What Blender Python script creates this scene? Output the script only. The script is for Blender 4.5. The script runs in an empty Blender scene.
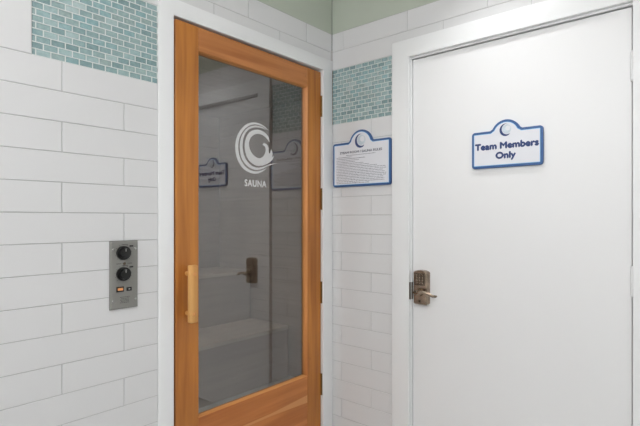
import bpy, bmesh, math, random
from mathutils import Vector
random.seed(7)
D = bpy.data
COL = bpy.context.scene.collection
PI = math.pi

# ------------------------------------------------------------------ materials
def s2l(c):
    return tuple(((x/255)/12.92 if x/255 <= .04045 else (((x/255)+.055)/1.055)**2.4) for x in c) + (1,)

def mat(name, rgb, rough=.5, metal=0.0, bump=0.0, bscale=60, vary=0.0, vscale=4, coat=0.0, spec=.5):
    m = D.materials.new(name); m.use_nodes = True
    nt = m.node_tree; N = nt.nodes; L = nt.links
    b = N['Principled BSDF']
    b.inputs['Base Color'].default_value = s2l(rgb)
    b.inputs['Roughness'].default_value = rough
    b.inputs['Metallic'].default_value = metal
    b.inputs['Specular IOR Level'].default_value = spec
    b.inputs['Coat Weight'].default_value = coat
    tc = N.new('ShaderNodeTexCoord')
    if bump:
        n = N.new('ShaderNodeTexNoise'); n.inputs['Scale'].default_value = bscale; n.inputs['Detail'].default_value = 3
        bp = N.new('ShaderNodeBump'); bp.inputs['Strength'].default_value = bump; bp.inputs['Distance'].default_value = .002
        L.new(tc.outputs['Object'], n.inputs['Vector']); L.new(n.outputs['Fac'], bp.inputs['Height'])
        L.new(bp.outputs['Normal'], b.inputs['Normal'])
    if vary:
        n = N.new('ShaderNodeTexNoise'); n.inputs['Scale'].default_value = vscale; n.inputs['Detail'].default_value = 4
        r = N.new('ShaderNodeValToRGB')
        c = s2l(rgb)
        r.color_ramp.elements[0].position = .3; r.color_ramp.elements[1].position = .7
        r.color_ramp.elements[0].color = tuple(x*(1-vary) for x in c[:3])+(1,)
        r.color_ramp.elements[1].color = tuple(min(1, x*(1+vary)) for x in c[:3])+(1,)
        L.new(tc.outputs['Object'], n.inputs['Vector']); L.new(n.outputs['Fac'], r.inputs['Fac'])
        L.new(r.outputs['Color'], b.inputs['Base Color'])
    return m

def wood(name, dark, light, axis, patch=False, rough=.42):
    """softwood: long wavy grain along one local axis (0 = u, 1 = v)"""
    m = D.materials.new(name); m.use_nodes = True
    nt = m.node_tree; N = nt.nodes; L = nt.links; b = N['Principled BSDF']
    tc = N.new('ShaderNodeTexCoord'); mp = N.new('ShaderNodeMapping')
    sc = [26, 26, 26]; sc[axis] = 1.3
    mp.inputs['Scale'].default_value = sc
    L.new(tc.outputs['Object'], mp.inputs['Vector'])
    n = N.new('ShaderNodeTexNoise'); n.inputs['Scale'].default_value = 1.0; n.inputs['Detail'].default_value = 6; n.inputs['Distortion'].default_value = .4
    L.new(mp.outputs['Vector'], n.inputs['Vector'])
    r = N.new('ShaderNodeValToRGB'); r.color_ramp.elements[0].position = .3; r.color_ramp.elements[1].position = .72
    r.color_ramp.elements[0].color = s2l(dark); r.color_ramp.elements[1].color = s2l(light)
    L.new(n.outputs['Fac'], r.inputs['Fac'])
    # slow board-to-board drift
    n2 = N.new('ShaderNodeTexNoise'); n2.inputs['Scale'].default_value = 2.2; n2.inputs['Detail'].default_value = 2
    L.new(tc.outputs['Object'], n2.inputs['Vector'])
    hs = N.new('ShaderNodeHueSaturation')
    mr = N.new('ShaderNodeMapRange'); mr.inputs['From Min'].default_value = .3; mr.inputs['From Max'].default_value = .7
    mr.inputs['To Min'].default_value = .88; mr.inputs['To Max'].default_value = 1.12
    L.new(n2.outputs['Fac'], mr.inputs['Value']); L.new(mr.outputs['Result'], hs.inputs['Value'])
    L.new(r.outputs['Color'], hs.inputs['Color'])
    out = hs.outputs['Color']
    # small knots
    vo = N.new('ShaderNodeTexVoronoi'); vo.inputs['Scale'].default_value = 5.5
    L.new(tc.outputs['Object'], vo.inputs['Vector'])
    k = N.new('ShaderNodeMapRange'); k.inputs['From Min'].default_value = .0; k.inputs['From Max'].default_value = .035
    k.inputs['To Min'].default_value = .55; k.inputs['To Max'].default_value = 0
    L.new(vo.outputs['Distance'], k.inputs['Value'])
    mk = N.new('ShaderNodeMix'); mk.data_type = 'RGBA'; mk.inputs['B'].default_value = s2l(tuple(x*.6 for x in dark))
    L.new(k.outputs['Result'], mk.inputs['Factor']); L.new(out, mk.inputs['A']); out = mk.outputs['Result']
    if patch:   # a pale streak of sapwood running slantwise through the bottom rail
        sp = N.new('ShaderNodeSeparateXYZ'); L.new(tc.outputs['Object'], sp.inputs['Vector'])
        def math_(op, a, bb, c=None):
            q = N.new('ShaderNodeMath'); q.operation = op
            for i, v in enumerate((a, bb, c)):
                if v is None: continue
                if isinstance(v, (int, float)): q.inputs[i].default_value = v
                else: L.new(v, q.inputs[i])
            return q.outputs[0]
        x, y = sp.outputs['X'], sp.outputs['Y']
        mid = patch[1]
        wid = math_('MULTIPLY_ADD', math_('MAXIMUM', math_('SUBTRACT', x, patch[0]), 0.0), patch[2], patch[3])
        dlt = math_('ABSOLUTE', math_('SUBTRACT', y, mid), 0)
        f = N.new('ShaderNodeMapRange'); f.interpolation_type = 'SMOOTHSTEP'
        L.new(math_('SUBTRACT', dlt, wid), f.inputs['Value'])
        f.inputs['From Min'].default_value = -.002; f.inputs['From Max'].default_value = .002
        f.inputs['To Min'].default_value = .85; f.inputs['To Max'].default_value = 0
        sap = N.new('ShaderNodeMix'); sap.data_type = 'RGBA'; sap.inputs['B'].default_value = s2l((208, 148, 92))
        L.new(f.outputs['Result'], sap.inputs['Factor']); L.new(out, sap.inputs['A']); out = sap.outputs['Result']
    L.new(out, b.inputs['Base Color'])
    b.inputs['Roughness'].default_value = rough
    bp = N.new('ShaderNodeBump'); bp.inputs['Strength'].default_value = .15; bp.inputs['Distance'].default_value = .001
    L.new(n.outputs['Fac'], bp.inputs['Height']); L.new(bp.outputs['Normal'], b.inputs['Normal'])
    return m

def mosaic_mat():
    m = D.materials.new('teal_glass_mosaic'); m.use_nodes = True
    nt = m.node_tree; N = nt.nodes; L = nt.links; b = N['Principled BSDF']
    g = N.new('ShaderNodeNewGeometry')
    r = N.new('ShaderNodeValToRGB')
    r.color_ramp.elements[0].color = s2l((124, 150, 152)); r.color_ramp.elements[1].color = s2l((176, 194, 194))
    for p, c in ((.25, (140, 165, 167)), (.5, (156, 178, 178)), (.62, (148, 166, 165)), (.8, (138, 170, 174))):
        e = r.color_ramp.elements.new(p); e.color = s2l(c)
    L.new(g.outputs['Random Per Island'], r.inputs['Fac'])
    tc = N.new('ShaderNodeTexCoord'); n = N.new('ShaderNodeTexNoise'); n.inputs['Scale'].default_value = 90; n.inputs['Detail'].default_value = 3
    L.new(tc.outputs['Object'], n.inputs['Vector'])
    mx = N.new('ShaderNodeMix'); mx.data_type = 'RGBA'; mx.blend_type = 'SOFT_LIGHT'; mx.inputs['Factor'].default_value = .5
    L.new(r.outputs['Color'], mx.inputs['A']); L.new(n.outputs['Fac'], mx.inputs['B'])
    L.new(mx.outputs['Result'], b.inputs['Base Color'])
    b.inputs['Roughness'].default_value = .12; b.inputs['Coat Weight'].default_value = .4; b.inputs['Coat Roughness'].default_value = .04
    bp = N.new('ShaderNodeBump'); bp.inputs['Strength'].default_value = .3; bp.inputs['Distance'].default_value = .002
    L.new(n.outputs['Fac'], bp.inputs['Height']); L.new(bp.outputs['Normal'], b.inputs['Normal'])
    return m

def glass_mat():
    m = D.materials.new('tinted_glass'); m.use_nodes = True
    nt = m.node_tree; N = nt.nodes; L = nt.links
    N.remove(N['Principled BSDF']); out = N['Material Output']
    t = N.new('ShaderNodeBsdfTransparent'); t.inputs['Color'].default_value = (.78, .82, .84, 1)
    g = N.new('ShaderNodeBsdfGlossy'); g.inputs['Roughness'].default_value = 0.0; g.inputs['Color'].default_value = (1, 1, 1, 1)
    # Schlick reflectance from the angle of view; the far face of the pane only tints
    geo = N.new('ShaderNodeNewGeometry'); dp = N.new('ShaderNodeVectorMath'); dp.operation = 'DOT_PRODUCT'
    L.new(geo.outputs['Normal'], dp.inputs[0]); L.new(geo.outputs['Incoming'], dp.inputs[1])
    def mth(op, x, y, clamp=False):
        q = N.new('ShaderNodeMath'); q.operation = op; q.use_clamp = clamp
        for i, v in enumerate((x, y)):
            if isinstance(v, (int, float)): q.inputs[i].default_value = v
            else: L.new(v, q.inputs[i])
        return q.outputs[0]
    cosv = mth('ABSOLUTE', dp.outputs['Value'], 0)
    F0 = .19
    sch = mth('ADD', F0, mth('MULTIPLY', 1-F0, mth('POWER', mth('SUBTRACT', 1.0, cosv), 5.0)), True)
    fac = mth('MULTIPLY', sch, mth('SUBTRACT', 1.0, geo.outputs['Backfacing']))
    mx = N.new('ShaderNodeMixShader')
    L.new(fac, mx.inputs[0]); L.new(t.outputs[0], mx.inputs[1]); L.new(g.outputs[0], mx.inputs[2])
    L.new(mx.outputs[0], out.inputs['Surface'])
    return m

def emit(name, rgb, strength):
    m = D.materials.new(name); m.use_nodes = True
    b = m.node_tree.nodes['Principled BSDF']
    b.inputs['Base Color'].default_value = s2l(rgb)
    b.inputs['Emission Color'].default_value = s2l(rgb); b.inputs['Emission Strength'].default_value = strength
    return m

M = dict(
    tile=mat('white_ceramic_tile', (217, 217, 218), .38, bump=.05, bscale=30),
    grout=mat('grey_grout', (182, 182, 182), .9),
    mgrout=mat('white_mosaic_grout', (222, 228, 226), .9),
    mosaic=mosaic_mat(),
    casing=mat('white_gloss_paint_casing', (233, 234, 235), .4),
    door=mat('white_door_paint', (232, 232, 233), .38, bump=.04, bscale=18),
    paint=mat('sage_green_paint', (184, 191, 178), .7, bump=.08, bscale=120),
    ceil=mat('ceiling_paint', (244, 244, 242), .8),
    plaster=mat('room_paint', (242, 242, 240), .8),
    floor=mat('floor_tile', (206, 205, 202), .45, vary=.05),
    wv=wood('cedar_vertical', (158, 94, 38), (200, 132, 58), 1),
    wh=wood('cedar_horizontal', (164, 98, 50), (202, 136, 78), 0),
    wrail=wood('cedar_bottom_rail', (160, 90, 40), (198, 126, 66), 0, patch=(.514, .331, .054, .0062)),
    bead=wood('pale_cedar_bead', (190, 124, 66), (222, 160, 96), 0),
    beadv=wood('pale_cedar_bead_upright', (180, 112, 58), (216, 150, 88), 1),
    handle=wood('pale_pine', (196, 138, 72), (228, 176, 108), 1),
    cabin=wood('sauna_boards', (162, 140, 122), (176, 153, 134), 0, rough=.7),
    bench=wood('bench_boards', (200, 176, 152), (216, 194, 170), 0, rough=.7),
    glass=glass_mat(),
    frost=mat('frosted_white_vinyl', (206, 206, 205), .7),
    steel=mat('brushed_steel', (134, 133, 129), .45, metal=.2, bump=.1, bscale=200),
    chrome=mat('bright_screw_metal', (200, 200, 198), .25, metal=1),
    black=mat('black_plastic', (18, 18, 18), .35),
    mark=mat('panel_print', (60, 60, 58), .6),
    tick=mat('pale_print', (190, 190, 186), .6),
    amber=emit('amber_lamp', (232, 158, 100), .15),
    bronze=mat('antique_nickel', (158, 142, 126), .24, metal=1, bump=.15, bscale=40, vary=.38, vscale=22),
    bronzed=mat('dark_nickel', (108, 96, 84), .4, metal=1),
    brass=mat('antique_brass', (120, 96, 62), .4, metal=1),
    blue=mat('sign_blue', (48, 88, 142), .35),
    skyblue=mat('sign_light_blue', (150, 198, 236), .4),
    signw=mat('sign_white', (222, 223, 229), .35),
    navy=mat('sign_navy', (36, 58, 110), .4),
    silver=mat('emblem_silver', (196, 206, 214), .45, vary=.1, vscale=30),
    ink=mat('sign_small_print', (96, 98, 112), .6),
    dark=mat('dark_rubber', (50, 50, 50), .8),
    globe=emit('fill_globe_glow', (252, 253, 255), 44.0),  # glow of the added globes that fill the room with light
    lampglass=emit('lamp_diffuser', (255, 246, 232), 4.0),
)

# ------------------------------------------------------------------ building helpers
def link(o, parent=None):
    COL.objects.link(o)
    if parent is not None: o.parent = parent
    return o

def obj(name, bm, m, parent=None, loc=(0, 0, 0), rot=None, smooth=False):
    bmesh.ops.recalc_face_normals(bm, faces=bm.faces[:])
    me = D.meshes.new(name); bm.to_mesh(me); bm.free()
    if smooth:
        for p in me.polygons: p.use_smooth = True
        me.set_sharp_from_angle(angle=math.radians(35))
    for mm in (m if isinstance(m, (list, tuple)) else [m]): me.materials.append(mm)
    o = D.objects.new(name, me); o.location = loc
    if rot: o.rotation_euler = rot
    return link(o, parent)

R1 = (PI/2, 0, 0)            # frame on the left wall: u = +X, v = up, w = into the room (-Y)
R2 = (PI/2, 0, -PI/2)        # frame on the right wall: u = -Y, v = up, w = into the room (-X)

def thing(name, label=None, cat=None, loc=(0, 0, 0), rot=None, group=None, kind=None):
    o = D.objects.new(name, None); o.location = loc; o.empty_display_size = .05
    if rot: o.rotation_euler = rot
    return tag(link(o), label, cat, group, kind)

def tag(o, label=None, cat=None, group=None, kind=None):
    if label: o['label'] = label
    if cat: o['category'] = cat
    if group: o['group'] = group
    if kind: o['kind'] = kind
    return o

def NB(): return bmesh.new()

def box(bm, u0, u1, v0, v1, w0, w1, mi=0):
    vs = [bm.verts.new(p) for p in ((u0, v0, w0), (u1, v0, w0), (u1, v1, w0), (u0, v1, w0), (u0, v0, w1), (u1, v0, w1), (u1, v1, w1), (u0, v1, w1))]
    for f in ((0, 3, 2, 1), (4, 5, 6, 7), (0, 1, 5, 4), (1, 2, 6, 5), (2, 3, 7, 6), (3, 0, 4, 7)):
        bm.faces.new([vs[i] for i in f]).material_index = mi
    return vs

def bbox(bm, u0, u1, v0, v1, w0, w1, r=.002, seg=2):
    vs = box(bm, u0, u1, v0, v1, w0, w1)
    es = list({e for v in vs for e in v.link_edges})
    bmesh.ops.bevel(bm, geom=es, offset=r, segments=seg, profile=.5, affect='EDGES')

def pad(bm, u0, u1, v0, v1, w0, w1, c=.0012):
    """tile: box whose front edges are eased"""
    a = [(u0, v0), (u1, v0), (u1, v1), (u0, v1)]
    b = [(u0+c, v0+c), (u1-c, v0+c), (u1-c, v1-c), (u0+c, v1-c)]
    r0 = [bm.verts.new((x, y, w0)) for x, y in a]
    r1 = [bm.verts.new((x, y, w1-c)) for x, y in a]
    r2 = [bm.verts.new((x, y, w1)) for x, y in b]
    for p, q in ((r0, r1), (r1, r2)):
        for i in range(4): bm.faces.new((p[i], p[(i+1) % 4], q[(i+1) % 4], q[i]))
    bm.faces.new(r2)

def prism(bm, pts, w0, w1, chamfer=0.0, mi=0):
    n = len(pts)
    rings = [[bm.verts.new((x, y, w0)) for x, y in pts]]
    if chamfer:
        rings.append([bm.verts.new((x, y, w1-chamfer)) for x, y in pts])
        rings.append([bm.verts.new((x, y, w1)) for x, y in inset(pts, chamfer)])
    else:
        rings.append([bm.verts.new((x, y, w1)) for x, y in pts])
    for a, b in zip(rings, rings[1:]):
        for i in range(n): bm.faces.new((a[i], a[(i+1) % n], b[(i+1) % n], b[i])).material_index = mi
    bm.faces.new(rings[-1]).material_index = mi; bm.faces.new(rings[0][::-1]).material_index = mi

def inset(pts, d):
    """offset a counter-clockwise outline inwards"""
    out = []; n = len(pts)
    for i in range(n):
        p0, p, p1 = Vector(pts[i-1]), Vector(pts[i]), Vector(pts[(i+1) % n])
        a = (p-p0).normalized(); b = (p1-p).normalized()
        na, nb = Vector((-a.y, a.x)), Vector((-b.y, b.x))
        m = (na+nb)
        if m.length < 1e-6: m = na
        m.normalize(); k = d/max(.4, m.dot(na))
        q = p+m*k; out.append((q.x, q.y))
    return out

def cyl(bm, c, r, a, b, axis=2, n=24, r2=None, cap=True, dome=0):
    """cylinder from a to b along an axis of the local frame; c are the other two coordinates"""
    r2 = r if r2 is None else r2
    def P(t, rr, w):
        x, y = c[0]+rr*math.cos(t), c[1]+rr*math.sin(t)
        return {2: (x, y, w), 1: (x, w, y), 0: (w, x, y)}[axis]
    prof = [(r, a), (r2, b)]
    if dome: prof += [(r2*math.cos(k*PI/8), b+dome*math.sin(k*PI/8)) for k in range(1, 4)]
    rings = [[bm.verts.new(P(2*PI*i/n, rr, w)) for i in range(n)] for rr, w in prof]
    for p, q in zip(rings, rings[1:]):
        for i in range(n): bm.faces.new((p[i], p[(i+1) % n], q[(i+1) % n], q[i]))
    bm.faces.new(rings[-1]); bm.faces.new(rings[0][::-1])

def tube(bm, path, rads, n=12):
    """tapered round bar through 3-D points; rads are (horizontal-ish, vertical-ish) half sizes"""
    P = [Vector(p) for p in path]; rings = []
    for i, p in enumerate(P):
        t = (P[min(i+1, len(P)-1)]-P[max(i-1, 0)]).normalized()
        up = Vector((0, 1, 0)) if abs(t.y) < .9 else Vector((0, 0, 1))
        s = t.cross(up).normalized(); up = s.cross(t).normalized()
        ra, rb = rads[i]
        rings.append([bm.verts.new(p+s*ra*math.cos(2*PI*k/n)+up*rb*math.sin(2*PI*k/n)) for k in range(n)])
    for a, b in zip(rings, rings[1:]):
        for k in range(n): bm.faces.new((a[k], a[(k+1) % n], b[(k+1) % n], b[k]))
    bm.faces.new(rings[0][::-1]); bm.faces.new(rings[-1])

def text(name, s, size, m, parent, at, width=None, bold=0.0, extrude=.0004, space=1.0):
    """lettering as its own mesh, centred on at=(u, v, w)"""
    cu = D.curves.new(name, 'FONT'); cu.body = s; cu.size = size; cu.align_x = 'CENTER'
    cu.extrude = extrude; cu.space_character = space; cu.resolution_u = 4
    t = D.objects.new(name, cu); COL.objects.link(t)
    bpy.context.view_layer.update()
    me = D.meshes.new_from_object(t.evaluated_get(bpy.context.evaluated_depsgraph_get()))
    D.objects.remove(t)
    xs = [v.co.x for v in me.vertices]; cx = (min(xs)+max(xs))/2
    k = 1 if width is None else width/(max(xs)-min(xs))
    for v in me.vertices: v.co.x = (v.co.x-cx)*k
    if bold:       # heavier strokes: the outline repeated a hair's breadth to each side
        q = bmesh.new()
        for dx, dy, dz in ((0, 0, 0), (bold, 0, 2e-5), (-bold, 0, 4e-5), (0, bold*1.1, 6e-5), (0, -bold*1.1, 8e-5)):
            n0 = len(q.verts); q.from_mesh(me); q.verts.ensure_lookup_table()
            for v in q.verts[n0:]: v.co.x += dx; v.co.y += dy; v.co.z += dz
        q.to_mesh(me); q.free()
    me.materials.clear(); me.materials.append(m); me.name = name
    o = D.objects.new(name, me); o.location = at
    return link(o, parent)

# ------------------------------------------------------------------ the setting
H = .1036                                   # height of one tile course
ZA = 1.8594                                 # course line under the mosaic
zc = lambda k: ZA-H*k
G = .0011                                   # half a grout joint
T0, T1 = -.008, 0.0                         # tile thickness, front flush with w = 0

# left wall (plane y = 0, from x = -3.4 to the corner at x = 0) with the sauna door opening
OL, OR, OT = -.974, -.074, 2.158            # opening for the sauna door
wl = thing('wall_left', 'white tiled wall with the wood framed sauna door', 'wall', rot=R1, kind='structure')
b = NB()
box(b, -3.4, OL, 0, 2.75, -.12, -.0095); box(b, OR, 0, 0, 2.75, -.12, -.0095); box(b, OL, OR, OT, 2.75, -.12, -.0095)
ZM = zc(-3)
for a_ in ((-3.4, OL, 0, ZA), (OR, 0, 0, ZM), (-3.4, -1.463, ZA, ZM), (-1.036, OL, ZA, ZM), (-3.4, 0, ZM, 2.75)): box(b, *a_, -.0095, -.0022)
obj('wall_body', b, M['grout'], wl)
b = NB()
def course(bm, z0, z1, u0, u1, joints):
    cuts = [u0]+sorted(j for j in joints if u0+.006 < j < u1-.006)+[u1]
    for a, c in zip(cuts, cuts[1:]): pad(bm, a+G, c-G, z0+G, z1-G, T0, T1)
even = [-1.376-.4215*i for i in range(-4, 6)]; odd = [-1.168-.4215*i for i in range(-4, 6)]
for k in range(-5, 18):
    J = even if k % 2 == 0 else odd
    if k == -5: J = [-.204-.387*i for i in range(10)]
    if k == -4: J = [-.010, -.395, -.779, -1.163, -1.55, -1.93, -2.3, -2.7, -3.1]
    z1, z0 = zc(k), max(zc(k+1), 0.0)
    if z1 <= 0.02: continue
    if -3 <= k <= -1: continue
    if k == -5: course(b, z0, z1, -3.4, 0, J)
    elif k == -4:
        course(b, z0, z1, -3.4, 0, J)
    else: course(b, z0, z1, -3.4, -1.036, J)
pad(b, -1.9+G, -1.463-G, ZA+G, zc(-3)-G, T0, T1); pad(b, -3.4, -1.9-G, ZA+G, zc(-3)-G, T0, T1)
obj('subway_tile', b, M['tile'], wl)

def mosaic(parent, u0, u1, z0, z1, phase, name='mosaic_inset'):
    W, Hh, g, R = .0436, (z1-z0)/14, .0013, random.Random(3)
    g_ = NB(); q = NB()
    box(g_, u0, u1, z0, z1, -.009, -.0062)
    for r in range(15):
        c = z0+r*Hh; box(g_, u0, u1, max(z0, c-g), min(z1, c+g), -.0065, -.0022)
    for r in range(14):
        a, c = z0+r*Hh, z0+(r+1)*Hh
        x = phase+(W/2 if r % 2 else 0)
        while x > u0: x -= W
        while x < u1:
            p0, p1 = max(x, u0), min(x+W, u1)
            if x > u0: box(g_, x-g, x+g, a+g, c-g, -.0065, -.0022)
            if p1-p0 > .006:
                dz = R.uniform(-.0006, .0006)
                pad(q, p0+g, p1-g, a+g, c-g, -.0062, -.0044+dz, c=.0010)
            x += W
    obj('mosaic_grout', g_, M['mgrout'], parent)
    obj(name, q, M['mosaic'], parent)
mosaic(wl, -1.463, -1.036, ZA, zc(-3), -1.408)
b = NB(); box(b, -3.4, 0, zc(-5)+.001, 2.75, -.006, -.001)
obj('painted_wall_top', b, M['paint'], wl)

# right wall (plane x = 0) with the white door opening
PL, PR, PT = .534, 1.518, 2.133
C2L, C2R, C2T = .426, 1.626, 2.227
wr = thing('wall_right', 'white tiled wall with the white staff door', 'wall', rot=R2, kind='structure')
b = NB()
box(b, 0, PL, 0, 2.75, -.12, -.0095); box(b, PR, 3.4, 0, 2.75, -.12, -.0095); box(b, PL, PR, PT, 2.75, -.12, -.0095)
for a_ in ((0, PL, 0, ZA), (C2L, PL, ZA, ZM), (PR, 3.4, 0, ZM), (0, 3.4, ZM, 2.75)): box(b, *a_, -.0095, -.0022)
obj('wall_body', b, M['grout'], wr)
b = NB()
even = [.282+.4215*i for i in range(-1, 9)]; odd = [.071+.4255*i for i in range(-1, 9)]
for k in range(-5, 18):
    J = even if k % 2 == 0 else odd
    z1, z0 = zc(k), max(zc(k+1), 0.0)
    if z1 <= .02: continue
    if k == -5: course(b, z0, z1, 0, 3.4, [.083+.429*i for i in range(8)])
    elif k == -4:
        course(b, z0, z1, 0, 3.4, [.716+.4215*i for i in range(7)])
    elif k <= -1: course(b, z0, z1, C2R, 3.4, J)
    else:
        course(b, z0, z1, 0, C2L, J); course(b, z0, z1, C2R, 3.4, J)
obj('subway_tile', b, M['tile'], wr)
mosaic(wr, .0015, C2L, ZA, zc(-3), .02)
b = NB(); box(b, .001, 3.4, zc(-5)+.001, 2.75, -.006, -.001)
obj('painted_wall_top', b, M['paint'], wr)

# unseen rest of the room, needed for the light that bounces about in it
def plain(name, m, lab, *a):
    q = NB(); box(q, *a); return tag(obj(name, q, m), lab, name.split('_')[0], kind='structure')
plain('wall_back', M['plaster'], 'plain painted wall behind the camera', -3.4, .12, -3.52, -3.4, 0, 2.75)
plain('wall_side', M['plaster'], 'plain painted wall far left of the sauna door', -3.52, -3.4, -3.52, .12, 0, 2.75)
plain('floor', M['floor'], 'pale floor of the room', -3.52, .12, -3.52, .12, -.1, 0)
plain('ceiling', M['ceil'], 'white ceiling of the room', -3.52, .12, -3.52, .12, 2.75, 2.85)

# casings
def trim(name, rot, u0, u1, vt, a0, a1, at, w, m, r, lab, depth):
    t = thing(name, lab, 'door frame', rot=rot, kind='structure')
    q = NB()
    # one continuous frame: side, head, side, outer arris rounded
    outer = [(u0, 0), (u0, vt), (u1, vt), (u1, 0)]; inner = [(a0, 0), (a0, at), (a1, at), (a1, 0)]
    oi = [(u0+r, 0), (u0+r, vt-r), (u1-r, vt-r), (u1-r, 0)]
    ii = [(a0-.002, 0), (a0-.002, at+.002), (a1+.002, at+.002), (a1+.002, 0)]
    rows = [(outer, -.007), (outer, w-r), ([((p[0]+s[0])/2-(.2*r if i < 2 else -.2*r), (p[1]+s[1])/2+(.2*r if 0 < i < 3 else 0)) for i, (p, s) in enumerate(zip(outer, oi))], w-.28*r), (oi, w), (ii, w), (inner, w-.002), (inner, -depth)]
    V = [[q.verts.new((x, y, ww)) for x, y in pts] for pts, ww in rows]
    for A, B in zip(V, V[1:]):
        for i in range(3): q.faces.new((A[i], A[i+1], B[i+1], B[i]))
    for i in (0, 3): q.faces.new([R_[i] for R_ in V])
    obj('casing', q, m, t, smooth=True)
    return t
t1 = trim('trim_1', R1, -1.036, -.0015, 2.2245, -.9705, -.0775, 2.155, .006, M['casing'], .004, 'white casing around the wooden sauna door', .115)
t2 = trim('trim_2', R2, C2L, C2R, 2.2265, .5345, 1.5175, 2.1325, .020, M['casing'], .012, 'white casing around the white staff door', .115)
# rebate stop behind the white door and behind the sauna door
b = NB(); box(b, .535, .552, 0, 2.132, -.07, -.052); box(b, 1.500, 1.517, 0, 2.132, -.07, -.052); box(b, .552, 1.5, 2.100, 2.132, -.07, -.052)
obj('door_stop', b, M['casing'], t2)
b = NB(); box(b, .5350, .5400, 0, 2.1235, -.05, .0035); box(b, .5350, 1.517, 2.1238, 2.1323, -.05, .0035)
obj('jamb_lining', b, M['casing'], t2)
b = NB(); box(b, -.970, -.953, 0, 2.151, -.09, -.0735); box(b, -.095, -.078, 0, 2.154, -.09, -.0735); box(b, -.953, -.095, 2.138, 2.154, -.09, -.0735)
obj('door_stop', b, M['wv'], t1)
b = NB(); bbox(b, .5346, .5362, .917, 1.003, .0036, .0190, .0006, 1); bbox(b, .5394, .5410, .917, 1.003, -.022, .0050, .0006, 1); sp = obj('strike_plate', b, M['bronzed'], t2); sp['label'] = 'dark metal strike plate'

# ------------------------------------------------------------------ sauna door (door_1)
AJ = math.radians(1.1)                          # the door stands a touch ajar, swung out about its right edge
d1 = thing('door_1', 'wooden framed glass sauna door with a pine pull handle', 'door',
           (-.0815-(.8795*math.cos(AJ)-.011*math.sin(AJ)), .011-(.8795*math.sin(AJ)+.011*math.cos(AJ)), .012), (PI/2, 0, AJ), kind='structure')
# local frame: u 0..W, v 0..Hh ; front face at w = -.020
W, HD = .8795, 2.131
X0, Z0 = -.961, .012
gl, gr, gb, gt = -.851-X0, -.193-X0, .470-Z0, 2.036-Z0         # sight size of the glass (inside the bead)
F, K = -.011, -.049
bl, br, bb, bt = .006, .006, .004, .004           # width of the bead on each side
b = NB(); bbox(b, -.003, gl-bl, 0, HD, K, F, .0015, 1); obj('left_stile', b, M['wv'], d1)
b = NB(); bbox(b, gr+br, W, 0, HD, K, F, .0015, 1); obj('right_stile', b, M['wv'], d1)
b = NB(); bbox(b, gl-bl+.0003, gr+br-.0003, gt+bt, HD, K, F-.0004, .0012, 1); obj('top_rail', b, M['wh'], d1)
b = NB(); bbox(b, gl-bl+.0003, gr+br-.0003, 0, gb-bb, K, F-.0004, .0012, 1); obj('bottom_rail', b, M['wrail'], d1)
# glazing bead: four mitred strips that slope down to the glass
def bead(pts_out, pts_in, m, nm):
    q = NB()
    o0 = [q.verts.new((x, y, K+.003)) for x, y in pts_out]; o1 = [q.verts.new((x, y, F-.001)) for x, y in pts_out]
    i1 = [q.verts.new((x, y, F-.014)) for x, y in pts_in]; i0 = [q.verts.new((x, y, K+.003)) for x, y in pts_in]
    for A, B in ((o0, o1), (o1, i1), (i1, i0), (i0, o0)): q.faces.new((A[0], A[1], B[1], B[0]))
    q.faces.new((o0[0], o1[0], i1[0], i0[0])); q.faces.new((o0[1], o1[1], i1[1], i0[1]))
    return obj(nm, q, m, d1)
O = [(gl-bl, gb-bb), (gr+br, gb-bb), (gr+br, gt+bt), (gl-bl, gt+bt)]; I = [(gl, gb), (gr, gb), (gr, gt), (gl, gt)]
for i in range(4):
    j = (i+1) % 4
    bead([O[i], O[j]], [I[i], I[j]], M['bead'] if i % 2 == 0 else M['beadv'], 'glazing_bead')
b = NB(); box(b, gl-.006, gr+.006, gb-.006, gt+.006, -.042, -.036)
pane = obj('glass_pane', b, M['glass'], d1)
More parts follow.
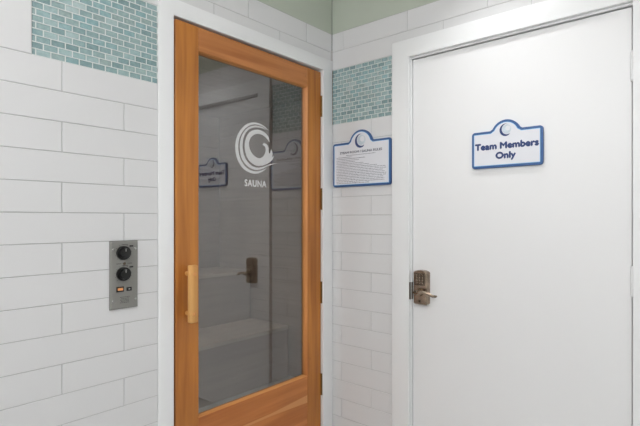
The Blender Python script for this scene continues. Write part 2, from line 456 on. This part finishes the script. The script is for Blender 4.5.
# frosted wave emblem on the glass
EC = (-.528-X0, 1.660-Z0)
def em(pts):     # traced in a 0.1 mm-ish drawing grid, then laid flat on the pane
    return [(EC[0]+(x-155)*.001047, EC[1]-(y-185-.145*(x-142))*.000833) for x, y in pts]
def smooth(pts, n=6):
    m = len(pts); P = []
    for s_ in range(m):
        p0, p1, p2, p3 = [Vector(pts[(s_+k) % m]) for k in (-1, 0, 1, 2)]
        if (p1-p0).normalized().dot((p2-p1).normalized()) < .35 or (p2-p1).normalized().dot((p3-p2).normalized()) < .35:
            P.append(tuple(p1)); continue
        for i in range(n):
            t = i/n
            v = .5*((2*p1)+(-p0+p2)*t+(2*p0-5*p1+4*p2-p3)*t*t+(-p0+3*p1-3*p2+p3)*t**3); P.append((v.x, v.y))
    return P
b = NB()
shapes = (
    # thin outer sweep
    [(238, 76), (215, 52), (180, 34), (140, 30), (100, 46), (66, 84), (46, 132), (42, 190), (54, 246), (84, 296), (122, 322), (160, 330), (196, 320), (226, 300), (192, 312), (158, 316), (124, 306), (92, 280), (68, 236), (58, 186), (62, 134), (80, 90), (108, 58), (142, 42), (178, 44), (212, 58)],
    # broad middle sweep with its long tail
    [(228, 72), (196, 54), (158, 48), (122, 56), (92, 82), (72, 124), (66, 176), (74, 230), (98, 272), (130, 298), (164, 308), (200, 302), (238, 284), (292, 271), (246, 276), (204, 290), (166, 294), (134, 282), (106, 254), (88, 214), (82, 166), (88, 120), (106, 84), (132, 64), (164, 58), (198, 62)],
    # inner wave with the breaking crest
    [(243, 145), (236, 114), (214, 88), (184, 73), (152, 72), (122, 88), (102, 120), (94, 162), (98, 204), (112, 242), (136, 268), (166, 284), (204, 282), (240, 266), (262, 246), (271, 224), (256, 236), (262, 212), (252, 184), (246, 212), (238, 210), (236, 182), (226, 160), (208, 150), (197, 158), (212, 168), (218, 188), (212, 214), (198, 232), (178, 239), (156, 230), (136, 210), (122, 182), (118, 150), (128, 120), (148, 102), (172, 96), (198, 102), (222, 120), (236, 136)],
)
for i, sh in enumerate(shapes):
    pts = smooth(em(sh))
    ar = sum(p[0]*q_[1]-q_[0]*p[1] for p, q_ in zip(pts, pts[1:]+pts[:1]))
    prism(b, pts if ar > 0 else pts[::-1], -.0359, -.0353)
obj('wave_emblem', b, M['frost'], pane)
text('sauna_lettering', 'SAUNA', .045, M['frost'], pane, (-.525-X0, 1.478-Z0, -.0357), width=.134, bold=.0010, space=1.1)
# pull handle
hu, hv = -.913-X0, 1.009-Z0
hd = NB(); bbox(hd, hu-.0175, hu+.0175, hv-.118, hv+.120, .019, .044, .005, 2)
h = obj('pull_handle', hd, M['handle'], d1, smooth=True)
h['label'] = 'pale pine bar handle'
for s in (-1, 1):
    q = NB(); cyl(q, (hu, hv+s*.083), .0095, F, .0195, n=20); obj('peg', q, M['handle'], h, smooth=True)
    q = NB(); cyl(q, (hu, hv+s*.083), .0075, .0435, .0455, n=20, dome=.003); obj('screw_cap', q, M['bead'], h, smooth=True)
# four brass hinges on the right
for zt, zb in ((2.007, 1.898), (1.488, 1.376), (.965, .851), (.449, .337)):
    q = NB(); cyl(q, (W+.0020, F+.004), .0045, zb-Z0, zt-Z0, axis=1, n=14)
    hh = obj('hinge', q, M['brass'], d1, smooth=True)
    q = NB(); cyl(q, (W+.0020, F+.004), .0055, zt-Z0, zt-Z0+.004, axis=1, n=14); cyl(q, (W+.0020, F+.004), .0055, zb-Z0-.004, zb-Z0, axis=1, n=14)
    obj('hinge_tip', q, M['brass'], hh, smooth=True)
    q = NB(); box(q, W-.0005, W+.003, zb-Z0, zt-Z0, K, F+.004); obj('hinge_leaf', q, M['brass'], hh)

# ------------------------------------------------------------------ sauna cabin behind the glass
SX0, SX1, SY0, SY1, SZ = -1.7, .72, .121, 2.12, 2.3
def bplain(nm, m, lab, *a):
    q = NB(); box(q, *a); return tag(obj(nm, q, m), lab, 'sauna cabin', kind='structure')
bplain('floor_cabin', M['floor'], 'floor of the sauna cabin behind the glass', SX0, SX1, SY0, SY1, -.1, 0)
bplain('ceiling_cabin', M['cabin'], 'board ceiling of the sauna cabin', SX0, SX1, SY0, SY1, SZ, SZ+.05)
bplain('wall_cabin_front', M['cabin'], 'inner face of the sauna cabin beside its door', .001, SX1, SY0, SY0+.03, 0, SZ)
def boards(nm, lab, rot, loc, length, m):
    q = NB(); n = 23; hh = SZ/n
    for i in range(n): pad(q, 0, length, i*hh+.0005, (i+1)*hh-.0005, -.02, 0, c=.0015)
    box(q, 0, length, 0, SZ, -.03, -.018)
    return tag(obj(nm, q, m, None, loc, rot), lab, 'sauna cabin', kind='structure')
boards('wall_cabin_back', 'boarded back wall of the sauna behind the glass', R1, (SX0, SY1, 0), SX1-SX0, M['cabin'])
boards('wall_cabin_right', 'boarded right wall of the sauna behind the glass', R2, (SX1, SY1, 0), SY1-SY0, M['cabin'])
boards('wall_cabin_left', 'boarded left wall of the sauna behind the glass', (PI/2, 0, PI/2), (SX0, SY0, 0), SY1-SY0, M['cabin'])
def bench(label, y0, y1, top, x0, x1, base):
    cx_, cy_ = (x0+x1)/2, (y0+y1)/2
    t = thing('sauna_bench', label, 'bench', (cx_, cy_, 0))
    q = NB(); n = 5; w = (y1-y0)/n
    for i in range(n): bbox(q, x0-cx_, x1-cx_, y0-cy_+i*w+.003, y0-cy_+(i+1)*w-.003, top-.028, top, .003, 1)
    obj('seat', q, M['bench'], t)
    q = NB(); bbox(q, x0-cx_, x1-cx_, y0-cy_+.012, y0-cy_+.034, base, top-.029, .002, 1)
    obj('riser_panel', q, M['cabin'], t)
    for s_ in (0, 1):
        q = NB(); box(q, (x0-cx_, x1-cx_-.02)[s_], (x0-cx_+.02, x1-cx_)[s_], y0-cy_+.036, y1-cy_-.01, 0, top-.029); obj('end_panel', q, M['cabin'], t)
    return t
bench('lower pale wooden bench seen through the door glass', 1.10, 1.598, .43, SX0+.03, SX1-.03, .0)
bench('upper pale wooden bench against the back wall of the sauna, seen through the glass', 1.602, 2.098, .86, SX0+.03, SX1-.03, .0)
lf = thing('cabin_fill_lamp', 'small round lamp added out of sight under the sauna ceiling to brighten it', 'lamp', (-1.1, 1.0, SZ))  # hidden lamp added so the cabin shows through the glass
q = NB(); cyl(q, (0, 0), .07, -.03, 0, n=24); obj('lamp_body', q, M['bench'], lf)
q = NB(); cyl(q, (0, 0), .055, -.034, -.0305, n=24); obj('diffuser', q, M['lampglass'], lf)

# ------------------------------------------------------------------ white staff door (door_2)
d2 = thing('door_2', 'flat white door marked for team members', 'door', (0, -.5422, .01), R2, kind='structure')
U0, V0 = .5422, .01
DW = 1.5115-U0; DH = 2.1195-V0
DF = -.006
b = NB(); bbox(b, 0, DW, 0, DH, DF-.045, DF, .0015, 2); obj('door_leaf', b, M['door'], d2)
for zt, zb in ((1.948, 1.841), (1.139, 1.031), (.36, .252)):
    q = NB(); hu2, hw = DW+.0025, .002
    hz = [(zb-V0)+(zt-zb)*i/5 for i in range(6)]
    for i in range(5): cyl(q, (hu2, hw), .0068, hz[i]+.0006, hz[i+1]-.0006, axis=1, n=16)
    cyl(q, (hu2, hw), .0045, hz[0]-.004, hz[5]+.004, axis=1, n=12)
    obj('hinge', q, M['casing'], d2, smooth=True)
# keypad lever lock
lk = NB()
Lc, Lv = .602-U0, .983-V0
hw_, hh_ = .039, .083
outl = [(Lc-hw_+.006, Lv-hh_), (Lc+hw_-.006, Lv-hh_), (Lc+hw_, Lv-hh_+.006), (Lc+hw_, Lv+hh_-.012)]
outl += [(Lc+hw_*math.cos(a), Lv+hh_-.012+.014*math.sin(a)) for a in [PI*i/14 for i in range(1, 14)]]
outl += [(Lc-hw_, Lv+hh_-.012), (Lc-hw_, Lv-hh_+.006)]
prism(lk, outl, DF, DF+.034, chamfer=.006)
lock = obj('lock_body', lk, M['bronze'], d2, smooth=True); lock['label'] = 'antique nickel keypad lock'
q = NB()
prism(q, [(Lc-.028, Lv+.012), (Lc+.028, Lv+.012), (Lc+.028, Lv+.070), (Lc-.028, Lv+.070)], DF+.034, DF+.0365, chamfer=.001)
obj('keypad', q, M['bronzed'], lock)
for r in range(4):
    for c in range(3):
        q = NB(); cyl(q, (Lc+(c-1)*.016, Lv+.062-r*.0135), .0052, DF+.0365, DF+.0385, n=14, dome=.001); obj('button', q, M['bronze'], lock, smooth=True)
q = NB(); cyl(q, (Lc, Lv-.022), .020, DF+.034, DF+.046, n=28, r2=.017); cyl(q, (Lc, Lv-.022), .0105, DF+.046, DF+.062, n=20)
obj('lever_rose', q, M['bronze'], lock, smooth=True)
q = NB()
y = Lv-.022
tube(q, [(Lc-.013, y+.000, DF+.060), (Lc, y+.002, DF+.066), (Lc+.022, y+.006, DF+.068), (Lc+.046, y+.006, DF+.066), (Lc+.070, y+.000, DF+.064), (Lc+.086, y-.008, DF+.060), (Lc+.098, y-.010, DF+.052), (Lc+.102, y-.009, DF+.046)],
     [(.009, .011), (.010, .0125), (.006, .0095), (.0055, .008), (.005, .0075), (.005, .007), (.0045, .006), (.003, .004)])
lv = obj('lever', q, M['bronze'], lock, smooth=True)
q = NB(); cyl(q, (Lc, Lv-.066), .0065, DF+.034, DF+.036, n=18); obj('key_cylinder', q, M['bronzed'], lock, smooth=True)
q = NB(); box(q, -.0012, .0004, Lv-.045, Lv+.03, DF-.040, DF-.006); obj('latch_face', q, M['bronzed'], d2)

# ------------------------------------------------------------------ signs
def plaque_outline(W, Hh, r, ahw, ah, fil=.008):
    """rounded rectangle (bottom centre at 0,0) with an arched head in the middle of the top edge, counter-clockwise"""
    P = []
    def arc(cx, cy, rr, a0, a1, n=8):
        for i in range(n+1):
            a = math.radians(a0+(a1-a0)*i/n); P.append((cx+rr*math.cos(a), cy+rr*math.sin(a)))
    arc(-W/2+r, r, r, 180, 270); arc(W/2-r, r, r, 270, 360); arc(W/2-r, Hh-r, r, 0, 90)
    R = (ahw**2+ah**2)/(2*ah); cy = Hh+ah-R
    a = math.degrees(math.asin((Hh-cy)/R))
    da = math.degrees(fil/R)
    P.append((ahw+fil, Hh))
    arc(0, cy, R, a+da, 180-a-da, 28)
    P.append((-ahw-fil, Hh))
    arc(-W/2+r, Hh-r, r, 90, 180)
    return P, cy, R

def plaque(name, label, u, z, W, Hh, ahw, ah, er, ec, th=.012):
    t = thing(name, label, 'sign', (0, -u, z), R2)
    P, cy, R = plaque_outline(W, Hh, .014, ahw, ah)
    q = NB(); prism(q, P, 0, th, chamfer=.0015); obj('backing_plate', q, M['blue'], t, smooth=False)
    q = NB(); prism(q, inset(P, .0108), th-.001, th+.0004); obj('light_edge', q, M['skyblue'], t)
    q = NB(); prism(q, inset(P, .0132), th-.001, th+.0008); obj('face', q, M['signw'], t)
    # round emblem: silver disc inside a dark crescent
    q = NB(); n = 40; c = ec
    A = [(er*math.cos(math.radians(a)), c+er*math.sin(math.radians(a))) for a in [75+230*i/n for i in range(n+1)]]
    B = [(er*.22+er*.86*math.cos(math.radians(a)), c+er*.12+er*.86*math.sin(math.radians(a))) for a in [72+232*i/n for i in range(n+1)]]
    w = th+.0013; V = [[q.verts.new((x, y, ww)) for x, y in L_] for L_, ww in ((A, w), (B, w), (B, th), (A, th))]
    for a, d in ((0, 1), (1, 2), (2, 3), (3, 0)):
        for i in range(n): q.faces.new((V[a][i], V[a][i+1], V[d][i+1], V[d][i]))
    obj('emblem_crescent', q, M['navy'], t)
    q = NB(); cyl(q, (er*.16, c+er*.10), er*.74, th, th+.0011, n=36); obj('emblem_disc', q, M['silver'], t)
    q = NB(); cyl(q, (er*.36, c+er*.24), er*.40, th, th+.0015, n=30); obj('emblem_spot', q, M['signw'], t)  # smaller off-centre white disc on the silver one
    return t
TH = .012
s2 = plaque('door_sign', 'blue edged white plaque reading Team Members Only on the white door', 1.027, 1.548, .320, .165, .0640, .044, .0275, .163)
s2.location.x = -DF      # stands on the leaf, which is set back from the wall face
text('team_members_lettering', 'Team Members', .0385, M['navy'], s2, (0, .0835, TH+.0010), width=.284, bold=.0023)
text('only_lettering', 'Only', .0385, M['navy'], s2, (0, .0400, TH+.0010), width=.088, bold=.0023)

s1 = plaque('rules_sign', 'blue edged white plaque of steam room and sauna rules on the tiles', .2185, 1.499, .400, .245, .0790, .062, .038, .246)
text('title_lettering', 'STEAM ROOM / SAUNA RULES', .0175, M['ink'], s1, (0, .183, TH+.0010), width=.290, bold=.0005)
R = random.Random(11)
q = NB()
lines = [(-.100, .100)]+[(-.172, e) for e in (-.060, .030, -.01, -.04, .020, .055, .110, .165, .170, .150, .160, .170, .168, .150, .158, .160, .060)]
vv = .171
for n, (a, e) in enumerate(lines):
    x = a
    while x < e:
        wl_ = R.uniform(.006, .022); x2 = min(e, x+wl_)
        hgt = .0042
        y0 = vv
        # letters of a word: irregular little strokes
        xx = x
        while xx < x2:
            sw = R.uniform(.0011, .0020); box(q, xx, xx+sw, y0, y0+hgt*R.choice((.65, .7, 1)), TH+.0004, TH+.0010); xx += sw+.0008
        x = x2+.0035
    vv -= .0090
obj('small_print', q, M['ink'], s1)

# ------------------------------------------------------------------ sauna control panel
cu, cv0 = -1.1705, .984
cp = thing('control_panel', 'brushed metal sauna control panel with two black dials on the white tiles', 'control panel', (cu, 0, cv0), R1)
PH = .254
q = NB(); prism(q, [(-.0515, 0), (.0515, 0), (.0515, PH), (-.0515, PH)], 0, .009, chamfer=.005)
obj('face_plate', q, M['steel'], cp)
fw = .009
def dial(v):
    q = NB(); cyl(q, (-.004, v), .0265, fw, fw+.007, n=40, r2=.0255); cyl(q, (-.004, v), .019, fw+.007, fw+.020, n=40, r2=.0175)
    k = obj('dial', q, M['black'], cp, smooth=True)
    q = NB(); box(q, -.0050, -.0030, v+.006, v+.017, fw+.0195, fw+.0205); obj('pointer_line', q, M['tick'], k)
    q = NB()
    for i in range(11):
        a = math.radians(90+i*27-135); x, y = -.004+.0305*math.cos(a), v+.0305*math.sin(a)
        box(q, x-.0010, x+.0010, y-.0010, y+.0010, fw-.001, fw+.0003)
    obj('dial_scale', q, M['mark'], cp)
    q = NB(); bbox(q, .018, .032, v+.022, v+.0275, fw-.001, fw+.0012, .0004, 1); obj('indicator_window', q, M['black'], cp)
    q = NB()
    for i in range(6): box(q, -.010+i*.0038, -.0078+i*.0038, v+.0295, v+.0325, fw-.001, fw+.0003)
    obj('printed_mark', q, M['mark'], cp)
dial(1.193-cv0); dial(1.114-cv0)
q = NB(); cyl(q, (-.001, 1.153-cv0), .005, fw-.001, fw+.003, n=18); obj('centre_button', q, M['bronzed'], cp, smooth=True)
for s in (-1, 1):
    q = NB()
    for i in range(5): box(q, s*.020-.009+i*.0036, s*.020-.0068+i*.0036, 1.1515-cv0, 1.1545-cv0, fw-.001, fw+.0003)
    obj('printed_mark', q, M['mark'], cp)
q = NB(); bbox(q, -.0300, -.0030, 1.048-cv0, 1.068-cv0, fw-.001, fw+.003, .001, 1); r_ = obj('rocker_switch', q, M['black'], cp)
q = NB(); bbox(q, -.0262, -.0070, 1.0535-cv0, 1.0630-cv0, fw+.0025, fw+.0042, .0008, 1); o = obj('amber_lens', q, M['amber'], r_); o['label'] = 'glowing amber lens'
q = NB(); bbox(q, .0070, .0260, 1.049-cv0, 1.063-cv0, fw-.001, fw+.003, .001, 1); r_ = obj('rocker_switch', q, M['black'], cp)
q = NB(); box(q, .0135, .0195, 1.0545-cv0, 1.0575-cv0, fw+.0028, fw+.0034); obj('printed_mark', q, M['tick'], r_)
q = NB()
RR = random.Random(5)
for row in range(5):
    x = -.016+.003*(row % 2)
    while x < .016:
        w_ = RR.uniform(.002, .006); box(q, x, x+w_, .022+row*.0052, .0238+row*.0052, fw-.001, fw+.0003); x += w_+.0016
obj('printed_mark', q, M['mark'], cp)
for x, v in ((-.0415, 1.207), (.0405, 1.207), (-.0415, 1.016), (.0405, 1.016)):
    q = NB(); cyl(q, (x, v-cv0), .0042, fw-.001, fw+.0012, n=16, dome=.0012); obj('screw', q, M['chrome'], cp, smooth=True)

# ------------------------------------------------------------------ lamps
def downlight(x, y, power, size, label, spread=PI, color=(1, .97, .93), z=2.75):
    t = thing('ceiling_light', label, 'ceiling light', (x, y, z))
    q = NB(); n = 40
    prof = [(size/2+.02, 0), (size/2+.018, -.006), (size/2+.002, -.006), (size/2+.002, 0)]
    V = [[q.verts.new((r*math.cos(2*PI*i/n), r*math.sin(2*PI*i/n), w)) for i in range(n)] for r, w in prof]
    for k in range(4):
        A, B = V[k], V[(k+1) % 4]
        for i in range(n): q.faces.new((A[i], A[(i+1) % n], B[(i+1) % n], B[i]))
    obj('ring', q, M['casing'], t)
    q = NB(); cyl(q, (0, 0), size/2, -.0025, -.0005, n=40); obj('diffuser', q, M['lampglass'], t)
    L = D.lights.new('lamp', 'AREA'); L.shape = 'DISK'; L.size = size; L.energy = power; L.color = color; L.spread = spread
    lo = D.objects.new('lamp', L); lo.location = (0, 0, -.012); link(lo, t)
    return t
dl = downlight(-.42, -1.0, 0, .10, 'small recessed downlight close above the white door')
for c in list(dl.children):
    if c.type == 'LIGHT': D.objects.remove(c)
L = D.lights.new('lamp', 'SPOT'); L.energy = 58; L.spot_size = math.radians(108); L.spot_blend = 1; L.shadow_soft_size = .03; L.color = (1, 1, 1)
lo = D.objects.new('lamp', L); lo.location = (0, 0, -.012); link(lo, dl)
for px_, py_, lab in ((-2.5, -2.3, 'unseen white globe added as fill light behind the camera'), (-2.9, -.85, 'unseen white globe added as fill light before the tiles left of the sauna')):
    pt = thing('fill_pendant', lab, 'lamp', (px_, py_, 2.75))  # invented pendants out of view, added to brighten upper walls and corner
    q = NB(); bmesh.ops.create_uvsphere(q, u_segments=32, v_segments=20, radius=.16)
    for v in q.verts: v.co.z -= .40
    obj('globe', q, M['globe'], pt, smooth=True)
    q = NB(); cyl(q, (0, 0), .006, -.25, -.02, n=10); obj('cord', q, M['dark'], pt)
    q = NB(); cyl(q, (0, 0), .05, -.02, 0, n=24); obj('ceiling_rose', q, M['casing'], pt)
downlight(-1.5, -1.2, 5, .7, 'unseen round ceiling light added as fill in front of the two doors', color=(.95, .985, 1.06))  # added lamp, lifts the general light on both walls
L = D.lights.new('lamp', 'AREA'); L.shape = 'DISK'; L.size = .11; L.energy = 14; L.color = (1, .95, .88)
lo = D.objects.new('lamp', L); lo.location = (0, 0, -.05); link(lo, lf)

w = D.worlds.new('World'); bpy.context.scene.world = w; w.use_nodes = True
w.node_tree.nodes['Background'].inputs[0].default_value = (.5, .55, .6, 1); w.node_tree.nodes['Background'].inputs[1].default_value = .1

# ------------------------------------------------------------------ camera
cam = D.cameras.new('camera'); co = D.objects.new('camera', cam); link(co)
co.location = (-2.00307, -1.80252, 1.32)
yaw = .6600831389958772
co.rotation_euler = (PI/2, 0, yaw-PI/2)
cam.sensor_width = 36; cam.lens = 468.335/640*36
cam.shift_x = (320-366.08)/640; cam.shift_y = (218.966-213)/640
cam.clip_start = .02
sc = bpy.context.scene; sc.camera = co
sc.view_settings.view_transform = 'Standard'; sc.view_settings.look = 'None'
sc.view_settings.exposure = -.84; sc.view_settings.gamma = 1
